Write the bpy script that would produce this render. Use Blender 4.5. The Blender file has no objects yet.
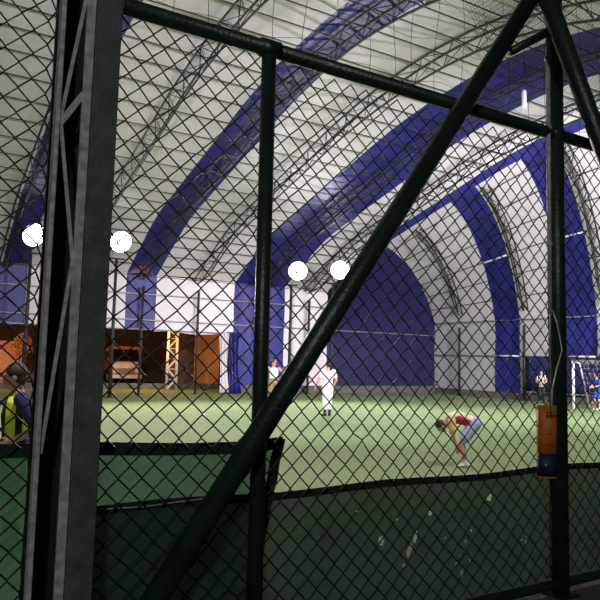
import bpy, bmesh, math, random
from mathutils import Vector, Matrix, noise
from mathutils.geometry import delaunay_2d_cdt
random.seed(7)
SC = bpy.context.scene
COL = SC.collection
PI = math.pi

# ---------------------------------------------------------------- materials
def mat(name, col, rough=.6, metal=0.0, spec=.5, noise_amt=0, noise_scale=5, bump=0, bump_scale=40, transl=0, transp=0, emit=None, emit_s=0):
    m = bpy.data.materials.new(name); m.use_nodes = True
    nt = m.node_tree; N = nt.nodes; L = nt.links
    b = N['Principled BSDF']; out = N['Material Output']
    b.inputs['Base Color'].default_value = (*col, 1)
    b.inputs['Roughness'].default_value = rough
    b.inputs['Metallic'].default_value = metal
    b.inputs['Specular IOR Level'].default_value = spec
    tc = N.new('ShaderNodeTexCoord')
    csock = None
    if noise_amt:
        n = N.new('ShaderNodeTexNoise'); n.inputs['Scale'].default_value = noise_scale; n.inputs['Detail'].default_value = 5
        L.new(tc.outputs['Object'], n.inputs['Vector'])
        r = N.new('ShaderNodeValToRGB')
        r.color_ramp.elements[0].position = .3; r.color_ramp.elements[1].position = .7
        r.color_ramp.elements[0].color = (*[c*(1-noise_amt) for c in col], 1)
        r.color_ramp.elements[1].color = (*[min(1, c*(1+noise_amt)) for c in col], 1)
        L.new(n.outputs['Fac'], r.inputs['Fac']); csock = r.outputs['Color']
        L.new(csock, b.inputs['Base Color'])
    if bump:
        n2 = N.new('ShaderNodeTexNoise'); n2.inputs['Scale'].default_value = bump_scale; n2.inputs['Detail'].default_value = 4
        L.new(tc.outputs['Object'], n2.inputs['Vector'])
        bp = N.new('ShaderNodeBump'); bp.inputs['Strength'].default_value = bump; bp.inputs['Distance'].default_value = .05
        L.new(n2.outputs['Fac'], bp.inputs['Height']); L.new(bp.outputs['Normal'], b.inputs['Normal'])
    if emit:
        b.inputs['Emission Color'].default_value = (*emit, 1); b.inputs['Emission Strength'].default_value = emit_s
    last = b.outputs['BSDF']
    if transl:
        t = N.new('ShaderNodeBsdfTranslucent'); t.inputs['Color'].default_value = (*col, 1)
        if csock: L.new(csock, t.inputs['Color'])
        mx = N.new('ShaderNodeMixShader'); mx.inputs['Fac'].default_value = transl
        L.new(last, mx.inputs[1]); L.new(t.outputs['BSDF'], mx.inputs[2]); last = mx.outputs['Shader']
    if transp:
        t = N.new('ShaderNodeBsdfTransparent')
        mx = N.new('ShaderNodeMixShader'); mx.inputs['Fac'].default_value = transp
        L.new(last, mx.inputs[1]); L.new(t.outputs['BSDF'], mx.inputs[2]); last = mx.outputs['Shader']
    L.new(last, out.inputs['Surface'])
    return m

def stripe_mat(name, c1, c2, width, axis=0, offset=0.0, duty=.5):
    """vertical bands of two cloth colours in the object's own coordinates"""
    m = mat(name, c1, .85); nt = m.node_tree; N = nt.nodes; L = nt.links
    tc = N.new('ShaderNodeTexCoord'); sp = N.new('ShaderNodeSeparateXYZ'); L.new(tc.outputs['Object'], sp.inputs[0])
    a = N.new('ShaderNodeMath'); a.operation = 'MULTIPLY_ADD'; a.inputs[1].default_value = 1/width; a.inputs[2].default_value = offset + 100
    L.new(sp.outputs[axis], a.inputs[0])
    f = N.new('ShaderNodeMath'); f.operation = 'FRACT'; L.new(a.outputs[0], f.inputs[0])
    g = N.new('ShaderNodeMath'); g.operation = 'GREATER_THAN'; g.inputs[1].default_value = duty; L.new(f.outputs[0], g.inputs[0])
    mx = N.new('ShaderNodeMix'); mx.data_type = 'RGBA'
    mx.inputs['A'].default_value = (*c1, 1); mx.inputs['B'].default_value = (*c2, 1)
    L.new(g.outputs[0], mx.inputs['Factor']); L.new(mx.outputs['Result'], N['Principled BSDF'].inputs['Base Color'])
    return m

def turf_mat():
    m = mat('turf', (.22, .33, .13), .9); nt = m.node_tree; N = nt.nodes; L = nt.links
    tc = N.new('ShaderNodeTexCoord')
    n1 = N.new('ShaderNodeTexNoise'); n1.inputs['Scale'].default_value = .35; n1.inputs['Detail'].default_value = 4
    n2 = N.new('ShaderNodeTexNoise'); n2.inputs['Scale'].default_value = 60; n2.inputs['Detail'].default_value = 3
    L.new(tc.outputs['Object'], n1.inputs['Vector']); L.new(tc.outputs['Object'], n2.inputs['Vector'])
    r1 = N.new('ShaderNodeValToRGB')
    r1.color_ramp.elements[0].position = .3; r1.color_ramp.elements[0].color = (.175, .245, .108, 1)
    r1.color_ramp.elements[1].position = .7; r1.color_ramp.elements[1].color = (.21, .28, .13, 1)
    L.new(n1.outputs['Fac'], r1.inputs['Fac'])
    r2 = N.new('ShaderNodeValToRGB')
    r2.color_ramp.elements[0].position = .3; r2.color_ramp.elements[0].color = (.72, .72, .72, 1)
    r2.color_ramp.elements[1].position = .7; r2.color_ramp.elements[1].color = (1.2, 1.2, 1.2, 1)
    L.new(n2.outputs['Fac'], r2.inputs['Fac'])
    mx = N.new('ShaderNodeMix'); mx.data_type = 'RGBA'; mx.blend_type = 'MULTIPLY'; mx.inputs['Factor'].default_value = 1
    L.new(r1.outputs['Color'], mx.inputs['A']); L.new(r2.outputs['Color'], mx.inputs['B'])
    b = N['Principled BSDF']; L.new(mx.outputs['Result'], b.inputs['Base Color'])
    bp = N.new('ShaderNodeBump'); bp.inputs['Strength'].default_value = .5; bp.inputs['Distance'].default_value = .02
    L.new(n2.outputs['Fac'], bp.inputs['Height']); L.new(bp.outputs['Normal'], b.inputs['Normal'])
    b.inputs['Specular IOR Level'].default_value = .15
    return m

def brick_mat(name, c1, c2, mortar, scale):
    m = mat(name, c1, .9); nt = m.node_tree; N = nt.nodes; L = nt.links
    tc = N.new('ShaderNodeTexCoord'); mp = N.new('ShaderNodeMapping'); mp.inputs['Rotation'].default_value = (PI/2, 0, 0)
    b = N.new('ShaderNodeTexBrick'); b.inputs['Scale'].default_value = scale
    b.inputs['Color1'].default_value = (*c1, 1); b.inputs['Color2'].default_value = (*c2, 1); b.inputs['Mortar'].default_value = (*mortar, 1)
    L.new(tc.outputs['Object'], mp.inputs['Vector']); L.new(mp.outputs['Vector'], b.inputs['Vector'])
    L.new(b.outputs['Color'], N['Principled BSDF'].inputs['Base Color'])
    return m

M = dict(
    white=mat('pvc_white', (.70, .66, .70), .5, spec=.4, noise_amt=.05, noise_scale=.6, bump=.5, bump_scale=1.3),
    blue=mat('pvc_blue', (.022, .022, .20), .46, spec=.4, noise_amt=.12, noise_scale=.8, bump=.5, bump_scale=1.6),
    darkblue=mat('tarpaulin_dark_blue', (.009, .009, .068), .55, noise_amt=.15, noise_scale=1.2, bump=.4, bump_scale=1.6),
    curtain=mat('curtain_grey', (.48, .47, .48), .6, noise_amt=.08, noise_scale=1.2, bump=.6, bump_scale=2.2),
    navy=mat('tarpaulin_navy', (.02, .022, .10), .6, noise_amt=.2, noise_scale=1.5, bump=.5, bump_scale=2),
    galv=mat('galvanised', (.42, .43, .44), .5, .4),
    truss=mat('truss_steel', (.028, .03, .032), .6, .1),
    greenpaint=mat('green_paint', (.010, .028, .020), .38, spec=.5, noise_amt=.3, noise_scale=9, bump=.12, bump_scale=60),
    greendull=mat('green_paint_worn', (.078, .100, .087), .55, spec=.35, noise_amt=.35, noise_scale=14, bump=.1, bump_scale=50),
    zinc=mat('zinc_strip', (.45, .46, .45), .45, .15, noise_amt=.35, noise_scale=30),
    black=mat('black_steel', (.006, .006, .007), .7),
    wire=mat('wire_coat', (.006, .011, .009), .5),
    netcord=mat('net_cord', (.035, .03, .03), .8),
    brownnet=mat('brown_net', (.07, .04, .032), .8),
    turf=turf_mat(),
    kerb=mat('concrete', (.12, .105, .095), .9, noise_amt=.3, noise_scale=3, bump=.3, bump_scale=20),
    asphalt=mat('asphalt', (.03, .03, .03), .9, noise_amt=.3, noise_scale=8, bump=.3, bump_scale=60),
    sheetA=mat('screen_green', (.08, .185, .11), .8, spec=.1, noise_amt=.12, noise_scale=6, transl=.55, transp=.06),
    sheetB=mat('screen_dark_green', (.046, .078, .056), .8, spec=.1, noise_amt=.15, noise_scale=5, transl=.45, transp=.05),
    hem=mat('screen_hem', (.016, .034, .027), .85, spec=.1),
    rope=mat('pale_rope', (.35, .37, .36), .8),
    orange=mat('pad_orange', (.62, .17, .025), .6, noise_amt=.15, noise_scale=20),
    padnavy=mat('pad_navy', (.012, .015, .06), .6),
    ink=mat('ink', (.06, .02, .01), .7),
    skin=mat('skin', (.58, .33, .24), .6, spec=.3),
    hair=mat('hair_dark', (.025, .016, .012), .7),
    hairbrown=mat('hair_brown', (.055, .03, .018), .7),
    ginger=mat('cap_ginger', (.36, .15, .06), .8),
    cwhite=mat('cloth_white', (.80, .80, .80), .9),
    khaki=mat('cloth_khaki', (.27, .20, .12), .9),
    red=mat('cloth_red', (.55, .035, .07), .85),
    yellow=mat('cloth_yellow', (.85, .62, .22), .85),
    neon=mat('cloth_neon', (.72, .85, .05), .85),
    cnavy=mat('cloth_navy', (.03, .03, .12), .85),
    cblue=mat('cloth_blue', (.03, .08, .42), .85),
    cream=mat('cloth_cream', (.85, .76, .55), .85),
    cpale=mat('cloth_pale_blue', (.42, .48, .72), .85),
    cblack=mat('cloth_black', (.012, .012, .014), .85),
    shoe=mat('shoe_white', (.6, .6, .62), .6),
    eye=mat('eye_dark', (.02, .015, .012), .3),
    goal=mat('goal_white', (.80, .80, .80), .4),
    lens=mat('lamp_lens', (.9, .9, .9), .3, emit=(1, .97, .93), emit_s=14),
    housing=mat('lamp_housing', (.08, .08, .085), .5, .4),
    truckorange=mat('truck_paint', (.70, .28, .08), .45),
    truckwhite=mat('truck_white', (.75, .62, .5), .45),
    glassdark=mat('glass_dark', (.012, .012, .015), .1),
    tyre=mat('rubber', (.012, .012, .012), .8),
    headlamp=mat('head_lamp', (.7, .65, .55), .2),
    wood=mat('orange_board', (.62, .27, .09), .7, noise_amt=.15, noise_scale=2),
    shedbrown=mat('shed_brown', (.085, .042, .026), .8, noise_amt=.2, noise_scale=2),
    brick=brick_mat('brick', (.50, .19, .08), (.40, .15, .06), (.25, .14, .09), 3),
    leaf=mat('leaf', (.45, .22, .06), .7),
    shirt_stripes=stripe_mat('striped_cloth', (.80, .80, .80), (.012, .012, .014), .10, 0, .25),
    vest=stripe_mat('vest_cloth', (.72, .85, .06), (.015, .015, .02), .15, 1, .1, .62),
)

# ---------------------------------------------------------------- mesh helpers
def link_bm(name, bm, mats, parent=None, smooth=False):
    me = bpy.data.meshes.new(name); bm.normal_update(); bm.to_mesh(me); bm.free()
    for m in (mats if isinstance(mats, (list, tuple)) else [mats]): me.materials.append(m)
    if smooth:
        for p in me.polygons: p.use_smooth = True
    o = bpy.data.objects.new(name, me); COL.objects.link(o)
    if parent: o.parent = parent
    return o
def tag(o, label=None, cat=None, group=None, kind=None):
    if label: o['label'] = label
    if cat: o['category'] = cat
    if group: o['group'] = group
    if kind: o['kind'] = kind
    return o
def thing(name, label, cat, loc=(0, 0, 0), rotz=0, group=None):
    o = bpy.data.objects.new(name, None); COL.objects.link(o)
    o.location = loc; o.rotation_euler = (0, 0, rotz); o.empty_display_size = .1
    return tag(o, label, cat, group)
def box(bm, x0, x1, y0, y1, z0, z1, mi=0):
    v = [bm.verts.new((x, y, z)) for z in (z0, z1) for y in (y0, y1) for x in (x0, x1)]
    for f in ((0, 2, 3, 1), (4, 5, 7, 6), (0, 1, 5, 4), (1, 3, 7, 5), (3, 2, 6, 7), (2, 0, 4, 6)):
        bm.faces.new([v[i] for i in f]).material_index = mi
    return v
def bevel_all(bm, w, seg=2):
    bmesh.ops.bevel(bm, geom=bm.edges[:] , offset=w, segments=seg, affect='EDGES', profile=.6)
def frame_at(d):
    d = d.normalized(); a = Vector((0, 0, 1)) if abs(d.z) < .9 else Vector((0, 1, 0))
    u = d.cross(a).normalized(); return u, u.cross(d).normalized()
def tube(bm, pts, r, n=8, cap=True, closed=False):
    pts = [Vector(p) for p in pts]; rs = r if isinstance(r, (list, tuple)) else [r]*len(pts)
    rings = []; pu = None
    for i, p in enumerate(pts):
        d = (pts[min(i+1, len(pts)-1)] - pts[max(i-1, 0)])
        if d.length < 1e-9: d = Vector((0, 0, 1))
        u, w = frame_at(d)
        if pu is not None:
            dn = d.normalized(); u = (pu - dn*pu.dot(dn))
            u = u.normalized() if u.length > 1e-6 else frame_at(d)[0]; w = u.cross(dn).normalized()
        pu = u
        rings.append([bm.verts.new(p + (u*math.cos(2*PI*k/n) + w*math.sin(2*PI*k/n))*rs[i]) for k in range(n)])
    for a, b in zip(rings, rings[1:]):
        for k in range(n):
            bm.faces.new((a[k], a[(k+1) % n], b[(k+1) % n], b[k]))
    if cap:
        bm.faces.new(rings[0][::-1]); bm.faces.new(rings[-1])
def bar(bm, a, b, w, t, up=Vector((0, 1, 0))):
    """flat bar from a to b, width w in the fence plane, thickness t along 'up'"""
    a = Vector(a); b = Vector(b); d = (b-a).normalized(); s = d.cross(up).normalized()*w/2; u = up*t/2
    v = [bm.verts.new(p + sx*s + sy*u) for p in (a, b) for sx, sy in ((-1, -1), (1, -1), (1, 1), (-1, 1))]
    for k in range(4): bm.faces.new((v[k], v[(k+1) % 4], v[4+(k+1) % 4], v[4+k]))
    bm.faces.new(v[3::-1]); bm.faces.new(v[4:])
def ellipsoid(bm, c, r, rot=None, seg=16, rings=10):
    mtx = Matrix.Translation(c) @ (rot.to_4x4() if rot else Matrix()) @ Matrix.Diagonal((*r, 1))
    bmesh.ops.create_uvsphere(bm, u_segments=seg, v_segments=rings, radius=1, matrix=mtx)
def loft(bm, secs, n=14):
    """secs: (centre, rx, ry, xdir) elliptical sections; closed ends"""
    rings = []
    for i, (c, rx, ry, xd) in enumerate(secs):
        c = Vector(c); j = min(i+1, len(secs)-1); k = max(i-1, 0)
        d = (Vector(secs[j][0]) - Vector(secs[k][0])).normalized()
        u = Vector(xd); u = (u - d*u.dot(d)).normalized(); w = d.cross(u).normalized()
        rings.append([bm.verts.new(c + u*rx*math.cos(2*PI*q/n) + w*ry*math.sin(2*PI*q/n)) for q in range(n)])
    for a, b in zip(rings, rings[1:]):
        for q in range(n): bm.faces.new((a[q], a[(q+1) % n], b[(q+1) % n], b[q]))
    bm.faces.new(rings[0][::-1]); bm.faces.new(rings[-1])
def remeshed(name, bm, m, parent, voxel=.014, smooth_it=3):
    bmesh.ops.recalc_face_normals(bm, faces=bm.faces)
    o = link_bm(name, bm, m, None)
    md = o.modifiers.new('r', 'REMESH'); md.mode = 'VOXEL'; md.voxel_size = voxel; md.use_smooth_shade = True
    if smooth_it:
        s = o.modifiers.new('s', 'SMOOTH'); s.factor = .5; s.iterations = smooth_it
    dg = bpy.context.evaluated_depsgraph_get()
    me = bpy.data.meshes.new_from_object(o.evaluated_get(dg)); o.modifiers.clear()
    old = o.data; o.data = me; bpy.data.meshes.remove(old)
    if not me.materials: me.materials.append(m)
    for p in me.polygons: p.use_smooth = True
    me.name = name; o.parent = parent
    return o
def copy_tree(o, parent=None):
    c = o.copy(); COL.objects.link(c)
    if parent: c.parent = parent
    for ch in list(o.children): copy_tree(ch, c)
    return c
def lerp(a, b, t): return a + (b-a)*t

# ---------------------------------------------------------------- camera (eye height 1.7 m)
F_PX, YAW, PITCH, ROLL = 665.0, .5395, .0917, .0259
fw = Vector((math.sin(YAW)*math.cos(PITCH), math.cos(YAW)*math.cos(PITCH), math.sin(PITCH)))
rt = Vector((math.cos(YAW), -math.sin(YAW), 0)); up = rt.cross(fw)
R_ = rt*math.cos(ROLL) + up*math.sin(ROLL); U_ = up*math.cos(ROLL) - rt*math.sin(ROLL)
cam = bpy.data.cameras.new('camera'); co = bpy.data.objects.new('camera', cam); COL.objects.link(co)
mt = Matrix((R_, U_, -fw)).transposed().to_4x4(); mt.translation = (0, 0, 1.7); co.matrix_world = mt
cam.sensor_width = 36; cam.lens = F_PX/600*36; cam.clip_end = 300
SC.camera = co

# ---------------------------------------------------------------- hall: profile of the arches (Y, z)
YF, XE, XR = 30.3, 19.91, 27.7
CTRL = [(30.3, 5.55), (28.5, 6.52), (26.4, 7.55), (24.0, 8.25), (21.0, 9.05), (18.0, 9.85), (15.5, 10.28), (13.0, 10.45), (10.5, 10.25), (8.0, 9.6), (5.8, 8.4), (4.2, 6.6)]
def catmull(P, per):
    out = []
    for i in range(len(P)-1):
        p0, p1, p2, p3 = P[max(i-1, 0)], P[i], P[i+1], P[min(i+2, len(P)-1)]
        for k in range(per):
            t = k/per
            out.append(tuple(.5*((2*p1[a]) + (-p0[a]+p2[a])*t + (2*p0[a]-5*p1[a]+4*p2[a]-p3[a])*t*t + (-p0[a]+3*p1[a]-3*p2[a]+p3[a])*t**3) for a in (0, 1)))
    out.append(P[-1]); return out
PROF = catmull(CTRL, 6)
def zarch(y):
    for (y0, z0), (y1, z1) in zip(PROF, PROF[1:]):
        if y1 <= y <= y0: return lerp(z0, z1, (y0-y)/(y0-y1))
    return PROF[0][1] if y > PROF[0][0] else PROF[-1][1]
# panels along the hall: (x0, x1, material index 0 white / 1 blue)
PANELS = [(-9, -3.2, 1), (-3.2, 3.5, 0), (3.5, 4.49, 1), (4.49, 8.79, 0), (8.79, 10.22, 1), (10.22, 14.29, 0), (14.29, 17.2, 1), (17.2, XE, 0)]
bm = bmesh.new()
for x0, x1, mi in PANELS:
    nx = max(2, int((x1-x0)/.7)); g = []
    for i in range(nx+1):
        s = i/nx; x = lerp(x0, x1, s); row = []
        for (y, z) in PROF:
            bil = .07*math.sin(PI*s)           # cloth bellies out between the arches
            row.append(bm.verts.new((x, y, z + bil)))
        g.append(row)
    for i in range(nx):
        for j in range(len(PROF)-1):
            f = bm.faces.new((g[i][j], g[i+1][j], g[i+1][j+1], g[i][j+1])); f.material_index = mi
ceiling = link_bm('ceiling', bm, [M['white'], M['blue']], smooth=True)
tag(ceiling, 'vaulted fabric roof of white and blue panels over the football pitch', 'roof', kind='structure')
# purlins under the cloth
def inward(i, P):
    a = Vector(P[max(i-1, 0)]); b = Vector(P[min(i+1, len(P)-1)]); d = (b-a).normalized()
    n = Vector((d.y, -d.x));
    return n if n.y < 0 else -n
pl = []; acc = 0; last = PROF[0]
for i, p in enumerate(PROF):
    acc += math.dist(p, last); last = p
    if acc >= .72 or i == 0:
        acc = 0; n = inward(i, PROF); pl.append((p[0]+n.x*.07, p[1]+n.y*.07))
for (y, z) in pl:
    bm = bmesh.new(); tube(bm, [(-9, y, z), (XE, y, z)], .018, 6); link_bm('purlin', bm, M['truss'], ceiling, True)

# far side wall: hanging skirts, open at the bottom left of the blue panel
bm = bmesh.new()
WP = [(3.3, 4.49, 1, 2.95), (4.49, 8.79, 0, 2.92), (8.79, 10.22, 1, 2.95), (10.22, 14.29, 0, 2.9), (14.29, 17.2, 1, .42), (17.2, XE, 0, .42), (-9, 3.3, 0, 2.95)]
for x0, x1, mi, zb in WP:
    nx = 10; nz = 6; g = []
    for i in range(nx+1):
        s = i/nx; x = lerp(x0, x1, s)
        g.append([bm.verts.new((x, YF + (.03*math.sin(s*23+k) if 0 < k < nz else 0) , lerp(zb + (.05*math.sin(s*9) if zb > 1 else 0), 5.55, k/nz))) for k in range(nz+1)])
    for i in range(nx):
        for k in range(nz):
            f = bm.faces.new((g[i][k], g[i+1][k], g[i+1][k+1], g[i][k+1])); f.material_index = mi
wall_far = link_bm('wall_far', bm, [M['white'], M['blue']], smooth=True)
tag(wall_far, 'far side wall of hanging white and blue fabric with its left part open below', 'wall', kind='structure')
for z, x0, x1 in ((4.62, -9, XE), (3.42, -9, XR), (2.98, -9, 14.3)):
    bm = bmesh.new(); tube(bm, [(x0, YF-.12, z), (x1, YF-.12, z)], .03, 8); link_bm('rail', bm, M['galv'], wall_far, True)

# rounded end of the hall
ZB = 4.15
def shift(Yb): return max(2.6, min(4.3, 4.3 - (25.5-Yb)*.145))
def endpt(Yb, a):
    A0 = math.radians(24); b = A0 + a*(PI/2-A0)/(PI/2)
    c, s = math.cos(b)/math.cos(A0), (math.sin(b)-math.sin(A0))/(1-math.sin(A0)); SH = shift(Yb); Yt = Yb - SH
    return Vector((XE + (XR-XE)*c, Yb - SH*(1-c), ZB + (zarch(Yt)-ZB)*s))
NA = 22
ANG = [PI/2*i/NA for i in range(NA+1)]
RIM = (math.acos(.10*math.cos(math.radians(24))) - math.radians(24))*90/66; ANG = sorted(set(ANG[:-1] + [RIM, PI/2]))
YB = [30.3, 28.2, 26.9, 25.54, 24.7, 23.84, 22.4, 21.03, 20.2, 19.35, 17.8, 16.4, 15.4, 14.5, 12.5, 10.5, 9.0]
BLUE = [(25.54, 23.84), (21.03, 19.35), (16.4, 14.5)]
bm = bmesh.new(); g = [[bm.verts.new(endpt(y, a)) for a in ANG] for y in YB]
for i in range(len(YB)-1):
    ym = (YB[i]+YB[i+1])/2; isb = any(b < ym < a for a, b in BLUE)
    for j in range(len(ANG)-1):
        f = bm.faces.new((g[i][j], g[i][j+1], g[i+1][j+1], g[i+1][j]))
        f.material_index = 1 if (isb or (ANG[j]+ANG[j+1])/2 > RIM) else 0
o = link_bm('trim_1', bm, [M['white'], M['blue']], smooth=True)
end_roof = tag(o, 'rounded fabric end of the roof with white and blue gores below a blue rim', 'roof', kind='structure')
for a in (.2, .4, .60, .82, 1.05, 1.3):
    bm = bmesh.new(); pts = []
    for y in YB:
        p = endpt(y, a); q = Vector((-math.cos(a), 0, -math.sin(a)))
        pts.append(p + q*.07)
    tube(bm, pts, .022, 6); link_bm('purlin', bm, M['truss'], end_roof, True)
for y0, y1 in BLUE:                                                   # white bars painted in for the light caught by the purlin over blue gores
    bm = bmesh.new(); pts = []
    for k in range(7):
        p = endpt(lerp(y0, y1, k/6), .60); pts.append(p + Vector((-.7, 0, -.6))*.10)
    tube(bm, pts, .045, 6); link_bm('pipe_glint', bm, M['goal'], end_roof, True)
# end corner wall: navy-blue cloth filling below the first gore
bm = bmesh.new(); g = []
for a in ANG:
    p = endpt(30.3, a)
    g.append([bm.verts.new((p.x, YF, .42)), bm.verts.new((p.x, YF, 2.3)), bm.verts.new((p.x, YF, ZB)), bm.verts.new((p.x, lerp(YF, p.y, .5), lerp(ZB, p.z, .5))), bm.verts.new(p)])
for i in range(len(g)-1):
    for k in range(4):
        try: bm.faces.new((g[i][k], g[i+1][k], g[i+1][k+1], g[i][k+1]))
        except ValueError: pass
bmesh.ops.remove_doubles(bm, verts=bm.verts, dist=1e-4)
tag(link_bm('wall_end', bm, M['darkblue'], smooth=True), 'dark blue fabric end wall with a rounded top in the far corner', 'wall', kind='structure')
# right wall under the gores
bm = bmesh.new()
segs = [(30.3, 25.54, 0), (25.54, 23.84, 1), (23.84, 21.03, 0), (21.03, 19.35, 1), (19.35, 16.4, 0), (16.4, 14.5, 1), (14.5, 9, 0)]
for y0, y1, mi in segs:
    n = 8; g = []
    for i in range(n+1):
        y = lerp(y0, y1, i/n)
        g.append([bm.verts.new((XR + (.04*math.sin(y*5+k*2) if 0 < k < 4 else 0), y, z)) for k, z in enumerate((.35, 1.3, 2.26, 3.2, ZB))])
    for i in range(n):
        for k in range(4):
            f = bm.faces.new((g[i][k], g[i][k+1], g[i+1][k+1], g[i+1][k])); f.material_index = mi
wall_right = tag(link_bm('wall_right', bm, [M['curtain'], M['blue']], smooth=True), 'right side wall of grey and blue hanging fabric under the gores', 'wall', kind='structure')
for z in (4.15, 2.26):
    bm = bmesh.new(); tube(bm, [(XR-.1, 30.2, z), (XR-.1, 9, z)], .03, 8); link_bm('rail', bm, M['galv'], wall_right, True)
for y0, y1 in BLUE:  # white bars added for the lit look of the rail across the blue cloth
    bm = bmesh.new(); tube(bm, [(XR-.12, y0, 2.26), (XR-.12, y1, 2.26)], .045, 6); link_bm('pipe_glint', bm, M['goal'], wall_right, True)
# navy wind sheet low on the right wall
root = thing('wind_sheet', 'navy tarpaulin sheet with white edging tied low along the right wall', 'tarpaulin', (XR-.16, 17, .4))
bm = bmesh.new(); g = []
for i in range(31):
    y = lerp(6.45, -7, i/30); g.append([bm.verts.new((.02*math.sin(i*1.3+k), y, z)) for k, z in enumerate((.05, .6, 1.2, 1.82))])
for i in range(30):
    for k in range(3): bm.faces.new((g[i][k], g[i][k+1], g[i+1][k+1], g[i+1][k]))
o = link_bm('sheet', bm, M['navy'], root, True); o.modifiers.new('s', 'SOLIDIFY').thickness = .012
bm = bmesh.new(); tube(bm, [(-.03, 6.45, 1.8), (-.03, 6.45, .06), (-.03, -7, .06)], .028, 6); link_bm('edging', bm, M['galv'], root)

# ground, kerb, outside
bm = bmesh.new(); box(bm, -20, XR+.3, 2.75, 35.2, -.3, 0)
tag(link_bm('floor', bm, M['turf']), 'green artificial turf of the football pitch', 'pitch', kind='structure')
bm = bmesh.new(); box(bm, -60, 80, -40, 2.75, -.3, -.02); 
tag(link_bm('ground_street', bm, M['asphalt']), 'dark asphalt strip on the near side of the fence', 'ground', kind='structure')
bm = bmesh.new(); box(bm, -60, 80, 35.2, 75, -.3, -.01)
tag(link_bm('ground_yard', bm, M['asphalt']), 'dark yard beyond the open far side of the hall', 'ground', kind='structure')
bm = bmesh.new(); box(bm, 14.0, XR+.15, YF-.05, YF+.25, 0, .42); box(bm, -20, 18, 35.0, 35.3, 0, .30)
tag(link_bm('kerb_far', bm, M['kerb']), 'low grey concrete kerb along the far edge of the turf', 'kerb', kind='structure')
bm = bmesh.new(); box(bm, XR-.05, XR+.2, 9, YF-.06, 0, .35)
tag(link_bm('kerb_right', bm, M['kerb']), 'low grey concrete kerb under the right wall', 'kerb', kind='structure')
bm = bmesh.new(); box(bm, -8, 9, 2.30, 2.64, -.02, .45)
tag(link_bm('plinth_fence', bm, M['kerb']), 'low concrete plinth carrying the chain-link fence', 'plinth', kind='structure')

# ---------------------------------------------------------------- roof trusses
def resample(P, step):
    out = [P[0]]; acc = 0
    for a, b in zip(P, P[1:]):
        L = (b-a).length; t = step-acc
        while t <= L: out.append(a.lerp(b, t/L)); t += step
        acc = (acc+L) % step if L+acc >= step else acc+L
    return out
def truss(root, P, side, depth, half):
    """P: node points along the cloth; side: unit vector across; inward normal found from P"""
    n = len(P); top1, top2, low = [], [], []
    for i in range(n):
        d = (P[min(i+1, n-1)]-P[max(i-1, 0)]).normalized(); nv = side.cross(d).normalized()
        if nv.z > 0 or (abs(nv.z) < .05 and nv.x > 0): nv = -nv
        dep = depth*min(1, .3+.35*i)
        top1.append(P[i] + nv*.13 - side*half); top2.append(P[i] + nv*.13 + side*half); low.append(P[i] + nv*(.13+dep))
    for ch in (top1, top2, low):
        bm = bmesh.new(); tube(bm, ch, .034, 6); link_bm('chord', bm, M['truss'], root, True)
    bm = bmesh.new()
    for i in range(n-1):
        tube(bm, [top1[i], low[i+1] if i % 2 == 0 else top1[i+1]], .014, 4, False) if i % 2 == 0 else tube(bm, [low[i], top1[i+1]], .014, 4, False)
        tube(bm, [top2[i], low[i+1]] if i % 2 == 0 else [low[i], top2[i+1]], .014, 4, False)
        tube(bm, [top1[i], top2[i+1]] if i % 2 == 0 else [top2[i], top1[i+1]], .012, 4, False)
    link_bm('lacing', bm, M['truss'], root)
mp3 = [Vector((0, y, z)) for y, z in PROF]
TR = [(3.55, 'dark arched roof truss along the leftmost blue panel, left of the lattice column'), (6.6, 'dark arched roof truss under the white panel right of the column'),
      (9.5, 'dark arched roof truss running up the narrow blue panel'), (12.25, 'dark arched roof truss under the white panel between two blue ones'),
      (15.7, 'dark arched roof truss running up the broad blue panel'), (18.55, 'dark arched roof truss under the last white panel before the rounded end')]
for x, lab in TR:
    root = thing('arch_truss', lab, 'roof truss', (x, 0, 0), group='arched trusses of the main roof')
    truss(root, resample(mp3, .62), Vector((1, 0, 0)), .5, .2)
ER = [(27.9, 'curved truss nearest the dark blue end wall in the rounded end'), (23.3, 'curved truss beside the first blue gore in the rounded end'),
      (18.8, 'curved truss beside the second blue gore, past the fence post'), (14.0, 'curved truss at the right edge of the rounded end')]
for yb, lab in ER:
    root = thing('end_truss', lab, 'roof truss', (0, 0, 0), group='curved trusses of the rounded end')
    P = resample([endpt(yb, a) for a in ANG[:-2]], .6)[1:]
    truss(root, P, Vector((0, 1, 0)), .38, .16)
# columns on the far and right wall
for x, lab in ((6.6, 'steel wall column just right of the foreground lattice column'), (9.5, 'steel wall column in the narrow blue panel of the far wall'), (12.25, 'steel wall column in front of the orange boards'), (15.7, 'steel wall column in the broad blue panel of the far wall'), (18.55, 'steel wall column on the last white panel of the far wall')):
    root = thing('wall_column', lab, 'column', (x, YF-.3, 0), group='steel columns along the far wall')
    bm = bmesh.new(); tube(bm, [(0, 0, .02), (0, 0, 4.95)], .065, 8); link_bm('shaft', bm, M['truss'], root, True)
    bm = bmesh.new(); box(bm, -.15, .15, -.15, .15, 0, .03); link_bm('base_plate', bm, M['truss'], root)
for yb, lab in ((27.9, 'steel post on the grey right wall nearest the far corner'), (23.3, 'steel post on the right wall beside the first blue gore'), (18.8, 'steel post on the right wall behind the white goal')):
    root = thing('wall_column', lab, 'column', (XR-.32, yb, 0), group='steel columns along the right wall')
    bm = bmesh.new(); tube(bm, [(0, 0, .02), (0, 0, 3.85)], .07, 8); link_bm('shaft', bm, M['truss'], root, True)
    bm = bmesh.new(); box(bm, -.15, .15, -.15, .15, 0, .03); link_bm('base_plate', bm, M['truss'], root)

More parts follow.
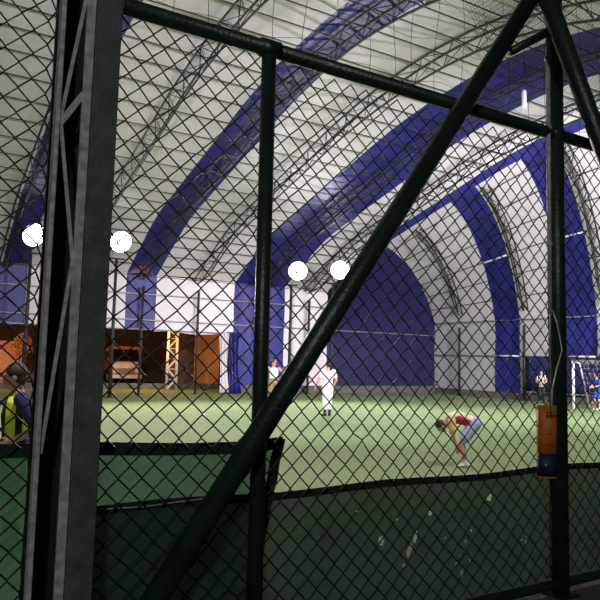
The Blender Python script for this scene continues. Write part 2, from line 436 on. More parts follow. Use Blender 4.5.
# ---------------------------------------------------------------- floodlights
def floodlight(loc, label, mast_label, mast, warm):
    root = thing('floodlight', label, 'floodlight', loc, 0, 'floodlights on the far side')
    aim = (Vector((9, 12, 0.0)) - Vector(loc)).normalized()
    q = aim.to_track_quat('-Z', 'Y'); root.rotation_mode = 'QUATERNION'; root.rotation_quaternion = q
    bm = bmesh.new()
    n = 28; prof = [(.12, .34), (.28, .26), (.45, .06), (.48, -.02), (.455, -.02), (.44, .02)]
    rings = [[bm.verts.new((r*math.cos(2*PI*k/n), r*math.sin(2*PI*k/n), z)) for k in range(n)] for r, z in prof]
    for a, b in zip(rings, rings[1:]):
        for k in range(n): bm.faces.new((a[k], b[k], b[(k+1) % n], a[(k+1) % n]))
    bm.faces.new(rings[0]); link_bm('housing', bm, M['housing'], root, True)
    bm = bmesh.new(); bmesh.ops.create_circle(bm, cap_ends=True, segments=28, radius=.44, matrix=Matrix.Translation((0, 0, .0)) @ Matrix.Rotation(PI, 4, 'X'))
    link_bm('lens', bm, M['lens'], root)
    bm = bmesh.new(); tube(bm, [(-.51, 0, .1), (-.51, 0, .5), (.51, 0, .5), (.51, 0, .1)], .025, 6); link_bm('bracket', bm, M['housing'], root)
    L = bpy.data.lights.new('flood_beam', 'SPOT'); L.energy = 2900; L.spot_size = math.radians(112); L.spot_blend = .8; L.shadow_soft_size = .3; L.color = warm
    lo = bpy.data.objects.new('flood_beam', L); COL.objects.link(lo)
    lo.location = Vector(loc) + aim*.12; lo.rotation_mode = 'QUATERNION'; lo.rotation_quaternion = q
    if mast:
        m = thing('lamp_mast', mast_label, 'lamp post', (loc[0]+.02, loc[1]+.62, 0), group='masts carrying the floodlights')
        bm = bmesh.new(); tube(bm, [(0, 0, 0), (0, 0, loc[2]-.6)], [.085, .06], 10); link_bm('shaft', bm, M['truss'], m, True)
        bm = bmesh.new(); tube(bm, [(-.35, 0, loc[2]-.62), (.35, 0, loc[2]-.62)], .035, 6); link_bm('crossarm', bm, M['truss'], m, True)
        bm = bmesh.new(); box(bm, -.16, .16, -.16, .16, 0, .04); link_bm('base_plate', bm, M['truss'], m)
floodlight((4.156, 27.0, 6.27), 'glaring white floodlight left of the foreground lattice column', 'mast under the floodlight left of the lattice column', True, (1, .95, .9))
floodlight((7.52, 27.0, 6.39), 'glaring warm white floodlight right beside the foreground lattice column', 'mast under the floodlight beside the lattice column', True, (1, .9, .8))
floodlight((16.01, 27.0, 5.97), 'violet-white floodlight in front of the broad blue panel', 'mast under the violet-white floodlight', True, (.92, .9, 1))
floodlight((18.02, 26.4, 6.14), 'white floodlight just left of the diagonal brace', 'mast under the floodlight left of the diagonal brace', True, (1, .97, .92))
def lamp(name, kind, loc, target, energy, col, size=.5, spot=140, sy=None):
    L = bpy.data.lights.new(name, kind); L.energy = energy; L.color = col
    if kind == 'SPOT': L.spot_size = math.radians(spot); L.spot_blend = .7; L.shadow_soft_size = size
    elif kind == 'AREA': L.size = size
    else: L.shadow_soft_size = size
    o = bpy.data.objects.new(name, L); COL.objects.link(o); o.location = loc
    o.rotation_mode = 'QUATERNION'; o.rotation_quaternion = (Vector(target)-Vector(loc)).to_track_quat('-Z', 'Y')
    return o
# the near-side row of floodlights of the pitch (above and out of the frame) and the street lamp behind
for x, e in ((1.5, .75), (8.5, .8), (15.5, 1.4), (20.5, 2.5)):
    lamp('near_flood', 'SPOT', (x, 5.2, 6.6), (x+3.0, 20, 4.0), 5200*e, (1, .95, .99), .35, 88)
    lamp('near_flood', 'SPOT', (x, 5.4, 6.5), (x+1, 11.5, 0), 1150, (1, .95, .96), .35, 110)
lamp('street_lamp', 'POINT', (-4, -5, 5.5), (0, 0, 0), 760, (1, .96, .92), .3)
lamp('yard_lamp', 'POINT', (10.8, 33.4, 3.6), (0, 0, 0), 700, (1, .50, .18), .2)
lamp('yard_lamp', 'POINT', (3.6, 35.5, 3.6), (0, 0, 0), 260, (1, .52, .24), .2)

# ---------------------------------------------------------------- the fence (plane Y = 2.5)
YV = 2.5
GP = M['greenpaint']
# lattice column on the left
root = thing('lattice_column', 'tall dark green lattice steel column in the left foreground of the fence', 'column', (.43, 2.45, 0))
def bx(name, x0, x1, y0, y1, z0, z1, m, par=root, bev=.004):
    bm = bmesh.new(); box(bm, x0, x1, y0, y1, z0, z1)
    if bev: bevel_all(bm, bev, 1)
    return link_bm(name, bm, m, par)
ZT = 4.6
bx('channel', .115, .215, .0, .12, 0, ZT, M['greendull'])
bx('flange', .083, .115, -.006, .012, 0, ZT, M['zinc'], bev=.002)
bx('angle_bar', -.006, .010, -.006, .05, 0, ZT, M['zinc'], bev=.002)
bx('back_plate', .0, .115, .112, .12, 0, ZT, M['black'], bev=0)
nodes = [(.083, 3.06), (.012, 2.55), (.082, 2.04), (.012, 1.36)]
nodes = [(.012, 4.59), (.083, 4.08), (.012, 3.57)] + nodes
for a, b in zip(nodes, nodes[1:]):
    bm = bmesh.new(); bar(bm, (a[0], .004, a[1]), (b[0], .004, b[1]), .013, .005); link_bm('lacing_bar', bm, M['zinc'], root)
bm = bmesh.new(); bar(bm, (.010, .002, 2.53), (.088, .002, 2.66), .022, .006); link_bm('batten_plate', bm, M['zinc'], root)

# posts
def post(name, x, r, z1, label, lean=0):
    root = thing(name, label, 'fence post', (x, YV, .45))
    bm = bmesh.new(); tube(bm, [(0, 0, .0), (lean, 0, z1-.45)], r, 20); link_bm('shaft', bm, GP, root, True)
    bm = bmesh.new(); box(bm, -r*1.6, r*1.6, -r*1.5, r*1.5, 0, .012); link_bm('base_plate', bm, GP, root)
    return root
post('fence_post', 1.318, .033, 3.03, 'slim dark green fence pole left of the two standing players', -.012)
p = post('fence_post', 3.225, .046, 3.92, 'thick dark green fence post on the right carrying the orange pad', -.012)
bm = bmesh.new(); ellipsoid(bm, (-.012, 0, 3.47), (.046, .046, .02)); link_bm('cap', bm, GP, p, True)
# rails
root = thing('top_rail', 'dark green top rail of the chain-link fence sloping away right', 'fence rail', (0, YV, 3.065))
bm = bmesh.new(); tube(bm, [(.66, 0, 0), (7.5, 0, 0)], .034, 14); link_bm('pipe', bm, GP, root, True)
for x in (1.306, 3.213):
    bm = bmesh.new(); tube(bm, [(x-.045, 0, 0), (x+.045, 0, 0)], .041, 14); link_bm('coupling', bm, GP, root, True)
root = thing('bottom_rail', 'dark bottom rail of the fence just above the concrete plinth', 'fence rail', (0, YV, .515))
bm = bmesh.new(); tube(bm, [(-1.3, 0, 0), (7.5, 0, 0)], .026, 10); link_bm('pipe', bm, GP, root, True)
# diagonal braces in front of the fence
def pipe(name, a, b, r, label, cat, m=GP, cap=None):
    a = Vector(a); root = thing(name, label, cat, a)
    bm = bmesh.new(); tube(bm, [(0, 0, 0), Vector(b)-a], r, 20); link_bm('pipe', bm, m, root, True)
    return root
def scl(p, y): k = y/2.5; return (p[0]*k, y, 1.7+(p[2]-1.7)*k)
apex = (3.085, 2.5, 4.02)
b_dir = Vector((.89-3.0, 0, .79-3.82))
A0 = Vector((3.0, 2.5, 3.82)) - b_dir*.03; A1 = Vector((3.0, 2.5, 3.82)) + b_dir*1.112
br = pipe('diagonal_brace', scl(A0, 2.40), scl(A1, 2.40), .047, 'long thick green pipe bracing diagonally across the fence', 'brace')
bm = bmesh.new(); v = Vector(scl(A1, 2.40)); box(bm, -.09, .09, -.09, .09, -.012, 0)
o = link_bm('foot_plate', bm, GP, br); o.location = v - br.location
b2 = Vector((3.63-3.16, 0, 3.11-3.87)).normalized()
B0 = Vector((3.16, 2.5, 3.87)) - b2*.16; B1 = Vector((3.63, 2.5, 3.11)) + b2*1.9
pipe('diagonal_brace', scl(B0, 2.30), scl(B1, 2.30), .048, 'thick green pipe brace falling right from the top of the post', 'brace')
pipe('brace_tie', (2.745, 2.415, 3.41), (3.175, 2.44, 3.69), .024, 'short green tie tube between the long brace and the post top', 'brace')
root = thing('conduit_pipe', 'thin grey conduit pipe clipped to the left side of the thick post', 'pipe', (3.135, 2.485, 0))
bm = bmesh.new(); tube(bm, [(0, 0, 2.0), (0, 0, 3.72)], .013, 10); link_bm('pipe', bm, M['zinc'], root, True)
for z in (3.08, 3.5, 2.4):
    bm = bmesh.new(); tube(bm, [(0, 0, z-.01), (0, 0, z+.01)], .021, 10); link_bm('clip', bm, M['zinc'], root, True)
bm = bmesh.new(); tube(bm, [(3.14, 2.47, 2.02), (3.15, 2.45, 1.95), (3.165, 2.43, 1.8), (3.125, 2.44, 1.68), (3.105, 2.45, 1.58), (3.10, 2.45, 1.45)], .004, 6)
tag(link_bm('cable', bm, M['zinc'], None, True), 'thin grey cable hanging loose down the thick post above the orange pad', 'cable')

# chain-link
PITCH_ML = .0955
def chain_link(x0, x1, z0, z1, label, seed, sag=.0):
    bm = bmesh.new(); p = PITCH_ML; nw = int(math.ceil((x1-x0)/(p/2))); nz = int((z1-z0)/(p/2))
    for i in range(-1, nw+1):
        pts = []
        for k in range(nz+1):
            x = x0 + (i+.5)*p/2 + (p/4 if (k+i) % 2 else -p/4)*1.07; z = z1 - k*p/2
            if (z < z0): break
            nv = Vector((x*1.1, z*1.3, seed)); d = noise.noise_vector(nv)*.022 + noise.noise_vector(nv*4.5)*.006
            xx = x + d.x; zz = z + d.y*.9 - sag*math.sin(PI*min(1, max(0, (x-x0)/(x1-x0))))*max(0, (z-z0)/(z1-z0))
            w = math.hypot(xx-1.87, zz-1.305)
            if w < .03: zz += .017
            xx = min(max(xx, x0), x1)
            pts.append((xx, 2.556 + d.z*.5 + (.0025 if k % 2 else -.0025), zz))
        # soften the bends
        sm = [pts[0]]
        for a, b in zip(pts, pts[1:]):
            sm.append(tuple(lerp(a[q], b[q], .05) for q in range(3))); sm.append(tuple(lerp(a[q], b[q], .95) for q in range(3)))
        sm.append(pts[-1])
        tube(bm, sm, .0034, 5, False)
    return tag(link_bm('chain_link_panel', bm, M['wire'], None, True), label, 'chain-link mesh', 'chain-link panels of the fence')
chain_link(-1.3, .425, .50, 4.2, 'chain-link mesh panel left of the lattice column', 1.3)
chain_link(.655, 1.312, .50, 3.055, 'chain-link mesh panel between the lattice column and the slim pole', 2.9, .02)
chain_link(1.318, 3.215, .50, 3.055, 'chain-link mesh panel between the slim pole and the thick post', 4.1, .03)
chain_link(3.225, 6.2, .50, 3.055, 'chain-link mesh panel right of the thick post', 6.6, .02)

# loose cord net above the top rail
bm = bmesh.new()
for i in range(40):
    x = -.0 + .70 + i*.17; pts = []
    for k in range(16):
        z = 3.12 + k*.13; d = noise.noise_vector(Vector((x*3, z*1.2, 3)))
        pts.append((x + d.x*.03 + .02*math.sin(k*.8+i), 2.60 + d.y*.03, z))
    tube(bm, pts, .0016, 4, False)
for k in range(8):
    pts = []
    for i in range(90):
        x = .68 + i*.075; z = 3.2 + k*.24; d = noise.noise_vector(Vector((x*2, z*2, 9)))
        pts.append((x, 2.60 + d.y*.03, z + d.x*.03 - .03*math.sin(i*.55)**2))
    tube(bm, pts, .0013, 4, False)
tag(link_bm('ball_net', bm, M['netcord']), 'loose dark cord net hanging above the top rail of the fence', 'net', kind='stuff')
bm = bmesh.new()
def nx_(u, v): 
    d = noise.noise_vector(Vector((u*1.7, v*1.7, 5)))
    return (u + d.x*.05, 2.58 + d.y*.04, v + d.z*.05)
for s in (-1, 1):
    for i in range(-46, 80):
        pts = []
        for k in range(34):
            v = 3.36 + k*.045; u = 2.45 + i*.036 + s*(v-3.36)*1.15
            if 2.5 < u < 5.4 and v > 3.30 + .12*math.sin(u*4) + max(0, 3.0-u)*1.0: pts.append(nx_(u, v))
        if len(pts) > 2: tube(bm, pts, .0011, 3, False)
tag(link_bm('fine_net', bm, M['brownnet']), 'fine reddish brown net bunched behind the top of the thick post', 'net', kind='stuff')

# green privacy screens behind the mesh
def sheet(name, outline, holes, y0, m, label, wav=.012, seed=0, parent=None, step=.09):
    pts, edges, faces = [], [], []
    def loop(L):
        b = len(pts); pts.extend(Vector(p) for p in L); edges.extend((b+i, b+(i+1) % len(L)) for i in range(len(L)))
    def dens(L, st):
        out = []
        for a, b in zip(L, L[1:]+L[:1]):
            n = max(1, int(math.dist(a, b)/st)); out += [(lerp(a[0], b[0], i/n), lerp(a[1], b[1], i/n)) for i in range(n)]
        return out
    loop(dens(outline, step)); nb = len(pts)
    for h in holes: loop(h)
    def inside(p, L):
        c = False
        for a, b in zip(L, L[1:]+L[:1]):
            if (a[1] > p[1]) != (b[1] > p[1]) and p[0] < (b[0]-a[0])*(p[1]-a[1])/(b[1]-a[1])+a[0]: c = not c
        return c
    xs = [p[0] for p in outline]; zs = [p[1] for p in outline]
    x = min(xs)+step*.6
    while x < max(xs):
        z = min(zs)+step*.5
        while z < max(zs):
            q = (x+random.uniform(-.01, .01), z+random.uniform(-.01, .01))
            if inside(q, outline) and not any(inside(q, h) for h in holes): pts.append(Vector(q))
            z += step
        x += step
    V, E_, Fc, *_ = delaunay_2d_cdt(pts, edges, [], 0, 1e-5)
    bm = bmesh.new(); vs = []
    for v in V:
        d = noise.noise(Vector((v.x*2.2, v.y*1.1, seed))); vs.append(bm.verts.new((v.x, y0 + d*wav + .006*math.sin(v.x*9+v.y*2), v.y)))
    for f in Fc:
        c = sum((V[i] for i in f), Vector((0, 0)))/len(f)
        if inside(c, outline) and not any(inside(c, h) for h in holes):
            try: bm.faces.new([vs[i] for i in f])
            except ValueError: pass
    for f in bm.faces:
        if f.normal.y > 0: f.normal_flip()
    o = link_bm(name, bm, m, parent, True)
    if label: tag(o, label, 'privacy screen', 'green screens on the fence')
    return o
def strip(name, line, w, y, m, parent, seed=0):
    """hem: a flat band of cloth following a line (x,z)"""
    bm = bmesh.new(); rows = []
    n = 40; L = [Vector(p) for p in line]; tot = sum((b-a).length for a, b in zip(L, L[1:]))
    def at(s):
        d = s*tot
        for a, b in zip(L, L[1:]):
            l = (b-a).length
            if d <= l+1e-6: return a.lerp(b, d/l), (b-a).normalized()
            d -= l
        return L[-1], (L[-1]-L[-2]).normalized()
    for i in range(n+1):
        p, d = at(i/n); nn = Vector((-d.y, d.x))
        rows.append([bm.verts.new((p.x + nn.x*s*w/2, y + .004*math.sin(i*.9+seed), p.y + nn.y*s*w/2)) for s in (-1, 1)])
    for a, b in zip(rows, rows[1:]): bm.faces.new((a[0], b[0], b[1], a[1]))
    o = link_bm(name, bm, m, parent); o.modifiers.new('s', 'SOLIDIFY').thickness = .004
    return o
holes = []
def hole(x, z, rx, rz, rot=0, n=11):
    L = []
    for k in range(n):
        a = 2*PI*k/n; j = random.uniform(.75, 1.15); u = rx*math.cos(a)*j; w = rz*math.sin(a)*j
        L.append((x + u*math.cos(rot)-w*math.sin(rot), z + u*math.sin(rot)+w*math.cos(rot)))
    holes.append(L)
for h in ((2.044, .852, .021, .027), (2.765, 1.0, .023, .020), (2.34, .96, .015, .016), (2.249, .85, .012, .033, -.35), (2.214, .788, .015, .036, -.4),
          (2.562, .633, .013, .024), (2.52, .688, .007, .010), (2.545, .725, .006, .007), (2.589, .79, .006, .013, .4), (3.01, .752, .012, .006), (3.04, .742, .010, .012), (3.045, .765, .005, .006),
          (2.62, .69, .005, .012, .3), (1.893, 1.006, .011, .007), (2.135, .946, .009, .009), (2.182, .722, .009, .010), (2.443, .827, .006, .006), (2.632, .841, .006, .008), (2.50, .845, .004, .005), (2.58, .745, .006, .004), (2.66, .80, .004, .005)):
    hole(*h)
SB_top = [(.66 + i*.2, 1.133 + .008*math.sin(i*1.1) + (.004 if i > 12 else 0)) for i in range(28)]
B = sheet('privacy_screen', [(.64, .465)] + [(.64, 1.13)] + SB_top + [(6.1, 1.14), (6.1, .465)], holes, 2.588, M['sheetB'], 'dark green torn screen along the bottom of the fence right of the column', .008, 3)
strip('hem', [(.64, 1.118)] + [(x, z-.014) for x, z in SB_top] + [(6.1, 1.12)], .034, 2.578, M['hem'], B, 1)
bm = bmesh.new(); tube(bm, [(.66, 2.57, 1.128), (.85, 2.57, 1.122), (1.06, 2.57, 1.131), (1.27, 2.57, 1.135)], .0028, 6); link_bm('edge_cord', bm, M['rope'], B, True)
A = sheet('privacy_screen', [(-1.3, .465), (-1.3, 1.40), (.42, 1.375), (.66, 1.372), (1.05, 1.352), (1.30, 1.347), (1.50, 1.362), (1.445, 1.10), (1.37, .72), (1.345, .465)], [], 2.622, M['sheetA'], 'brighter green screen panel hanging behind the column with a slanted right edge', .01, 8)
strip('hem', [(-1.3, 1.375), (.42, 1.352), (.66, 1.348), (1.05, 1.328), (1.30, 1.324), (1.49, 1.338)], .05, 2.606, M['hem'], A, 2)
strip('hem', [(1.476, 1.358), (1.423, 1.10), (1.352, .72), (1.33, .465)], .05, 2.604, M['hem'], A, 4)

# orange pad on the thick post
root = thing('post_pad', 'orange and navy padded sleeve tied to the left side of the thick fence post', 'pad', (3.222, 2.5, 0))
PADX = [(-.134, .030), (-.131, .010), (-.118, -.008), (-.098, -.020), (-.072, -.026), (-.052, -.028)]
def pad_shell(z0, z1):
    bm = bmesh.new(); rows = []
    for x, y in PADX:
        rows.append([bm.verts.new((x + dx, y + dy, z)) for z in (z0, z1) for dx, dy in ((0, 0), (.008, .022))])
    for p, q in zip(rows, rows[1:]):
        bm.faces.new((p[0], q[0], q[2], p[2])); bm.faces.new((p[1], p[3], q[3], q[1])); bm.faces.new((p[2], q[2], q[3], p[3])); bm.faces.new((p[0], p[1], q[1], q[0]))
    bm.faces.new((rows[0][0], rows[0][2], rows[0][3], rows[0][1])); bm.faces.new((rows[-1][0], rows[-1][1], rows[-1][3], rows[-1][2]))
    bmesh.ops.recalc_face_normals(bm, faces=bm.faces)
    return bm
link_bm('upper_pad', pad_shell(1.225, 1.49), M['orange'], root, True)
link_bm('lower_pad', pad_shell(1.10, 1.225), M['padnavy'], root, True)
link_bm('bottom_edge', pad_shell(1.09, 1.10), M['orange'], root, True)
for z, h, xs in ((1.432, .016, (-.112, -.097, -.083, -.068)), (1.335, .005, (-.113, -.095, -.075)), (1.272, .006, (-.11, -.092, -.07)), (1.452, .005, (-.114, -.10, -.086, -.072))):
    bm = bmesh.new()
    for x in xs:
        y = -.0255 if x > -.075 else (-.020 if x > -.105 else -.012); box(bm, x-.005, x+.005, y-.004, y+.004, z-h/2, z+h/2)
    link_bm('printed_lettering', bm, M['ink'], root)
bm = bmesh.new(); ellipsoid(bm, (-.122, -.005, 1.165), (.007, .007, .009), None, 8, 6)
link_bm('emblem', bm, M['rope'], root, True)
for z in (1.16, 1.44):
    bm = bmesh.new(); tube(bm, [(-.06, -.03, z)] + [(.051*math.cos(t*PI/10)-.006, .051*math.sin(t*PI/10), z) for t in range(-7, 9)], .003, 5); link_bm('tie', bm, M['hem'], root)

# ---------------------------------------------------------------- goal
GX, GY = 24.4, 18.2
root = thing('football_goal', 'white football goal frame by the right wall behind the thick post', 'goal', (GX, GY, 0))
W = 5.0
for yy in (0, -W):
    bm = bmesh.new(); tube(bm, [(0, yy, 0), (0, yy, 2.0)], .055, 12); link_bm('post', bm, M['goal'], root, True)
    bm = bmesh.new(); tube(bm, [(.06, yy, 2.0), (.42, yy, 1.92), (1.05, yy, .05)], .035, 10); link_bm('stay', bm, M['goal'], root, True)
bm = bmesh.new(); tube(bm, [(0, .05, 2.0), (0, -W-.05, 2.0)], .055, 12); link_bm('crossbar', bm, M['goal'], root, True)
bm = bmesh.new(); tube(bm, [(1.05, 0, .05), (1.05, -W, .05)], .03, 8); link_bm('ground_bar', bm, M['goal'], root, True)
bm = bmesh.new()
for i in range(26):
    y = -i*W/25; tube(bm, [(.03, y, 1.97), (.42, y, 1.88), (1.03, y, .06)], .004, 4, False)
for k in range(10):
    t = k/9; x = .42+.62*t; z = 1.9-1.83*t; tube(bm, [(x, 0, z), (x, -W, z)], .004, 4, False)
link_bm('net', bm, M['goal'], root)

# ---------------------------------------------------------------- yard beyond the open side
bm = bmesh.new(); box(bm, -14, 5.6, 37.0, 37.3, -.01, 2.35)
tag(link_bm('wall_yard', bm, M['brick']), 'orange-lit brick wall beyond the open side left of the column', 'wall', kind='structure')
bm = bmesh.new(); box(bm, -30, 24, 46.0, 46.3, -.01, 4.6)
tag(link_bm('wall_back', bm, M['shedbrown']), 'dim brown wall at the back of the yard', 'wall', kind='structure')
# truck
root = thing('truck', 'small truck lit orange in the yard beyond the open far side', 'truck', (12.15, 41.2, 0))
def tbox(name, x0, x1, y0, y1, z0, z1, m, par=root, bev=.03):
    bm = bmesh.new(); box(bm, x0, x1, y0, y1, z0, z1)
    if bev: bevel_all(bm, bev, 2)
    return link_bm(name, bm, m, par, False)
bm = bmesh.new()
sec = [(-.02, .62), (-.05, 1.35), (.22, 2.25), (.34, 2.36), (1.5, 2.36), (1.6, .62)]
va = [bm.verts.new((-.95, y, z)) for y, z in sec]; vb = [bm.verts.new((.95, y, z)) for y, z in sec]
for k in range(len(sec)): bm.faces.new((va[k], vb[k], vb[(k+1) % len(sec)], va[(k+1) % len(sec)]))
bm.faces.new(va[::-1]); bm.faces.new(vb); bevel_all(bm, .04, 2); link_bm('cab', bm, M['truckorange'], root)
bm = bmesh.new(); v = [bm.verts.new(q) for q in ((-.84, -.062, 1.42), (.84, -.062, 1.42), (.80, .165, 2.16), (-.80, .165, 2.16))]; bm.faces.new(v)
o = link_bm('windshield', bm, M['glassdark'], root); o.modifiers.new('s', 'SOLIDIFY').thickness = .02
tbox('front_panel', -.9, .9, -.09, -.03, .98, 1.34, M['truckwhite'], bev=.015)
gr = tbox('grille', -.55, .55, -.10, -.04, .66, .94, M['tyre'], bev=.01)
for k in range(4): tbox('grille_bar', -.53, .53, -.115, -.09, .69+k*.065, .71+k*.065, M['truckwhite'], gr, 0)
for s in (-1, 1):
    bm = bmesh.new(); tube(bm, [(s*.74, -.11, .80), (s*.74, -.02, .80)], .13, 16); link_bm('headlamp', bm, M['headlamp'], root)
    bm = bmesh.new(); tube(bm, [(s*.97, .1, 1.45), (s*1.2, -.05, 1.5), (s*1.2, -.05, 2.15), (s*.97, .25, 2.15)], .022, 6); mr = link_bm('mirror_arm', bm, M['truckwhite'], root)
    tbox('mirror', s*1.2-.09, s*1.2+.09, -.10, -.04, 1.6, 2.0, M['glassdark'], mr, .02)
    for y in (.55, 3.6):
        bm = bmesh.new(); tube(bm, [(s*.62, y, .42), (s*.95, y, .42)], .42, 24); w = link_bm('wheel', bm, M['tyre'], root)
        bm = bmesh.new(); tube(bm, [(s*.94, y, .42), (s*.965, y, .42)], .2, 16); link_bm('hub', bm, M['truckwhite'], w)
tbox('bumper', -1.0, 1.0, -.2, -.02, .36, .60, M['truckwhite'])
tbox('cargo_bed', -1.0, 1.0, 1.75, 4.9, .75, 1.45, M['truckorange'])
tbox('chassis', -.45, .45, .2, 4.8, .5, .74, M['tyre'], bev=0)
# boards beside the wall columns
root = thing('plywood_board', 'bright orange board standing in the opening left of the hanging tarpaulin', 'board', (15.08, 35.36, 0))
bx('panel', -.74, .74, 0, .05, 0, 3.15, M['wood'], root, .005); bx('batten', -.77, -.69, -.03, 0, 0, 3.15, M['wood'], root, .003); bx('batten', .69, .77, -.03, 0, 0, 3.15, M['wood'], root, .003)
root = thing('plywood_board', 'dull brown board standing beside the brighter orange one', 'board', (13.62, 35.40, 0))
bx('panel', -.66, .66, 0, .05, 0, 3.1, M['shedbrown'], root, .005); bx('batten', -.68, -.60, -.03, 0, 0, 3.1, M['shedbrown'], root, .003)
# white lattice pier
root = thing('lattice_pier', 'white lattice steel pier standing at the kerb beside the boards', 'pier', (12.72, 34.55, 0))
for sx in (-1, 1):
    for sy in (-1, 1):
        bm = bmesh.new(); tube(bm, [(sx*.28, sy*.1, 0), (sx*.24, sy*.1, 3.3)], .038, 6); link_bm('chord', bm, M['goal'], root, True)
bm = bmesh.new()
for sy in (-1, 1):
    for k in range(6):
        a, b = k*.55, (k+1)*.55; s = 1 if k % 2 else -1
        tube(bm, [(s*.27, sy*.1, a), (-s*.25, sy*.1, b)], .022, 5)
        tube(bm, [(-.26, sy*.1, b), (.26, sy*.1, b)], .016, 5)
link_bm('lacing', bm, M['goal'], root)
# gathered tarpaulin
root = thing('gathered_tarpaulin', 'gathered blue and white tarpaulin hanging at the edge of the opening', 'tarpaulin', (14.05, 30.02, 0))
def folds(name, x0, x1, z0, z1, m, amp, nf, skew):
    bm = bmesh.new(); g = []
    for i in range(41):
        s = i/40; col = []
        for k in range(9):
            t = k/8; w = 1 - .35*math.sin(t*PI)*(1 if skew else .4)
            x = lerp(x0, x1, .5 + (s-.5)*w) + skew*(1-t)**2
            col.append(bm.verts.new((x, amp*math.sin(s*nf*2*PI + t*1.5)*(.5+.5*t), lerp(z0, z1, t))))
        g.append(col)
    for i in range(40):
        for k in range(8): bm.faces.new((g[i][k], g[i+1][k], g[i+1][k+1], g[i][k+1]))
    o = link_bm(name, bm, m, root, True); o.modifiers.new('s', 'SOLIDIFY').thickness = .01
folds('white_cloth', -.62, -.12, .05, 3.0, M['white'], .07, 2.5, .12)
folds('blue_cloth', -.2, .55, .05, 3.05, M['blue'], .10, 3, .15)
# shrub by the brick wall
root = thing('shrub', 'small shrub lit orange by the brick wall left of the column', 'shrub', (5.35, 36.2, 0))
bm = bmesh.new()
for k in range(5): tube(bm, [(0, 0, 0), (random.uniform(-.12, .12), random.uniform(-.1, .1), 1.0), (random.uniform(-.4, .4), random.uniform(-.3, .3), 2.1)], [.04, .03, .01], 6)
link_bm('stem', bm, M['shedbrown'], root)
bm = bmesh.new()
for k in range(900):
    u = Vector((random.gauss(0, 1), random.gauss(0, 1), random.gauss(0, 1))).normalized()*random.uniform(.5, 1)
    c = Vector((u.x*.5, u.y*.4, 2.15+u.z*.62)); a = Vector((random.gauss(0, 1), random.gauss(0, 1), random.gauss(0, 1))).normalized()*.06; b = a.orthogonal().normalized()*.03
    bm.faces.new([bm.verts.new(c+a), bm.verts.new(c+b), bm.verts.new(c-a), bm.verts.new(c-b)])
link_bm('foliage', bm, M['leaf'], root)['kind'] = 'stuff'

HL = (14.74, 12.5, 9.0)
# small hanging tube lamp under the roof
root = thing('hanging_lamp', 'small pale tube lamp hanging under the roof left of the thick post top', 'lamp', HL)
bm = bmesh.new(); tube(bm, [(0, 0, 0), (0, 0, .04), (0, 0, .5), (0, 0, .56)], [.03, .065, .065, .03], 12); link_bm('tube', bm, M['goal'], root, True)
bm = bmesh.new(); tube(bm, [(0, 0, .56), (0, 0, zarch(HL[1])-HL[2]-.05)], .012, 6); link_bm('cord', bm, M['truss'], root, True)
# ---------------------------------------------------------------- people
X_ = Vector((1, 0, 0))
def limb(bm, pts, rs):
    for i in range(len(pts)-1):
        a, b = Vector(pts[i]), Vector(pts[i+1]); n = 4
        loft(bm, [(a.lerp(b, k/n), lerp(rs[i], rs[i+1], k/n), lerp(rs[i], rs[i+1], k/n), frame_at(b-a)[0]) for k in range(n+1)], 12)
    for p, r in zip(pts, rs): ellipsoid(bm, Vector(p), (r, r, r), None, 12, 8)
def hand(bm, wrist, d, palm_n, s, curl=.4):
    """palm, four unequal fingers and a thumb off the side of the palm"""
    d = Vector(d).normalized(); nrm = Vector(palm_n); nrm = (nrm - d*nrm.dot(d)).normalized(); side = d.cross(nrm).normalized(); w = Vector(wrist)
    rot = Matrix((side, d, nrm)).transposed()
    ellipsoid(bm, w + d*.05*s, (.040*s, .055*s, .018*s), rot, 12, 8)
    for k, (off, ln) in enumerate(((-.030, .070), (-.010, .080), (.010, .076), (.029, .058))):
        b = w + d*.085*s + side*off*s; pts = [w + d*.05*s + side*off*.8*s, b]; cur = d.copy()
        for j in range(3):
            ang = curl*(.5+.35*j); cur = (cur*math.cos(ang*.6) + nrm*math.sin(ang*.6)).normalized()
            pts.append(pts[-1] + cur*ln*s/3*1.05)
        tube(bm, pts, [.010*s, .0095*s, .0088*s, .0082*s, .0065*s], 8)
    t0 = w + d*.025*s - side*.025*s
    tube(bm, [t0, t0 - side*.028*s + d*.020*s + nrm*.006*s, t0 - side*.040*s + d*.048*s + nrm*.016*s, t0 - side*.042*s + d*.068*s + nrm*.022*s], [.013*s, .012*s, .0105*s, .008*s], 8)
def head(bm, c, rot, s):
    """cranium, jaw, nose, brow, ears, lips; rot maps head axes (x right, y face, z up)"""
    P = lambda x, y, z: Vector(c) + rot @ Vector((x*s, y*s, z*s))
    ellipsoid(bm, P(0, -.012, .025), (.076*s, .096*s, .098*s), rot, 20, 14)
    ellipsoid(bm, P(0, .018, -.055), (.058*s, .068*s, .068*s), rot, 16, 10)
    ellipsoid(bm, P(0, .04, -.095), (.032*s, .034*s, .024*s), rot, 12, 8)
    loft(bm, [(P(0, .078, .012), .009*s, .010*s, rot @ X_), (P(0, .096, -.020), .013*s, .013*s, rot @ X_), (P(0, .088, -.040), .017*s, .012*s, rot @ X_)], 8)
    ellipsoid(bm, P(0, .078, -.066), (.024*s, .012*s, .009*s), rot, 10, 6)
    ellipsoid(bm, P(0, .076, .026), (.052*s, .014*s, .010*s), rot, 10, 6)
    for q in (-1, 1): ellipsoid(bm, P(q*.078, -.012, -.012), (.010*s, .022*s, .034*s), rot, 10, 8)
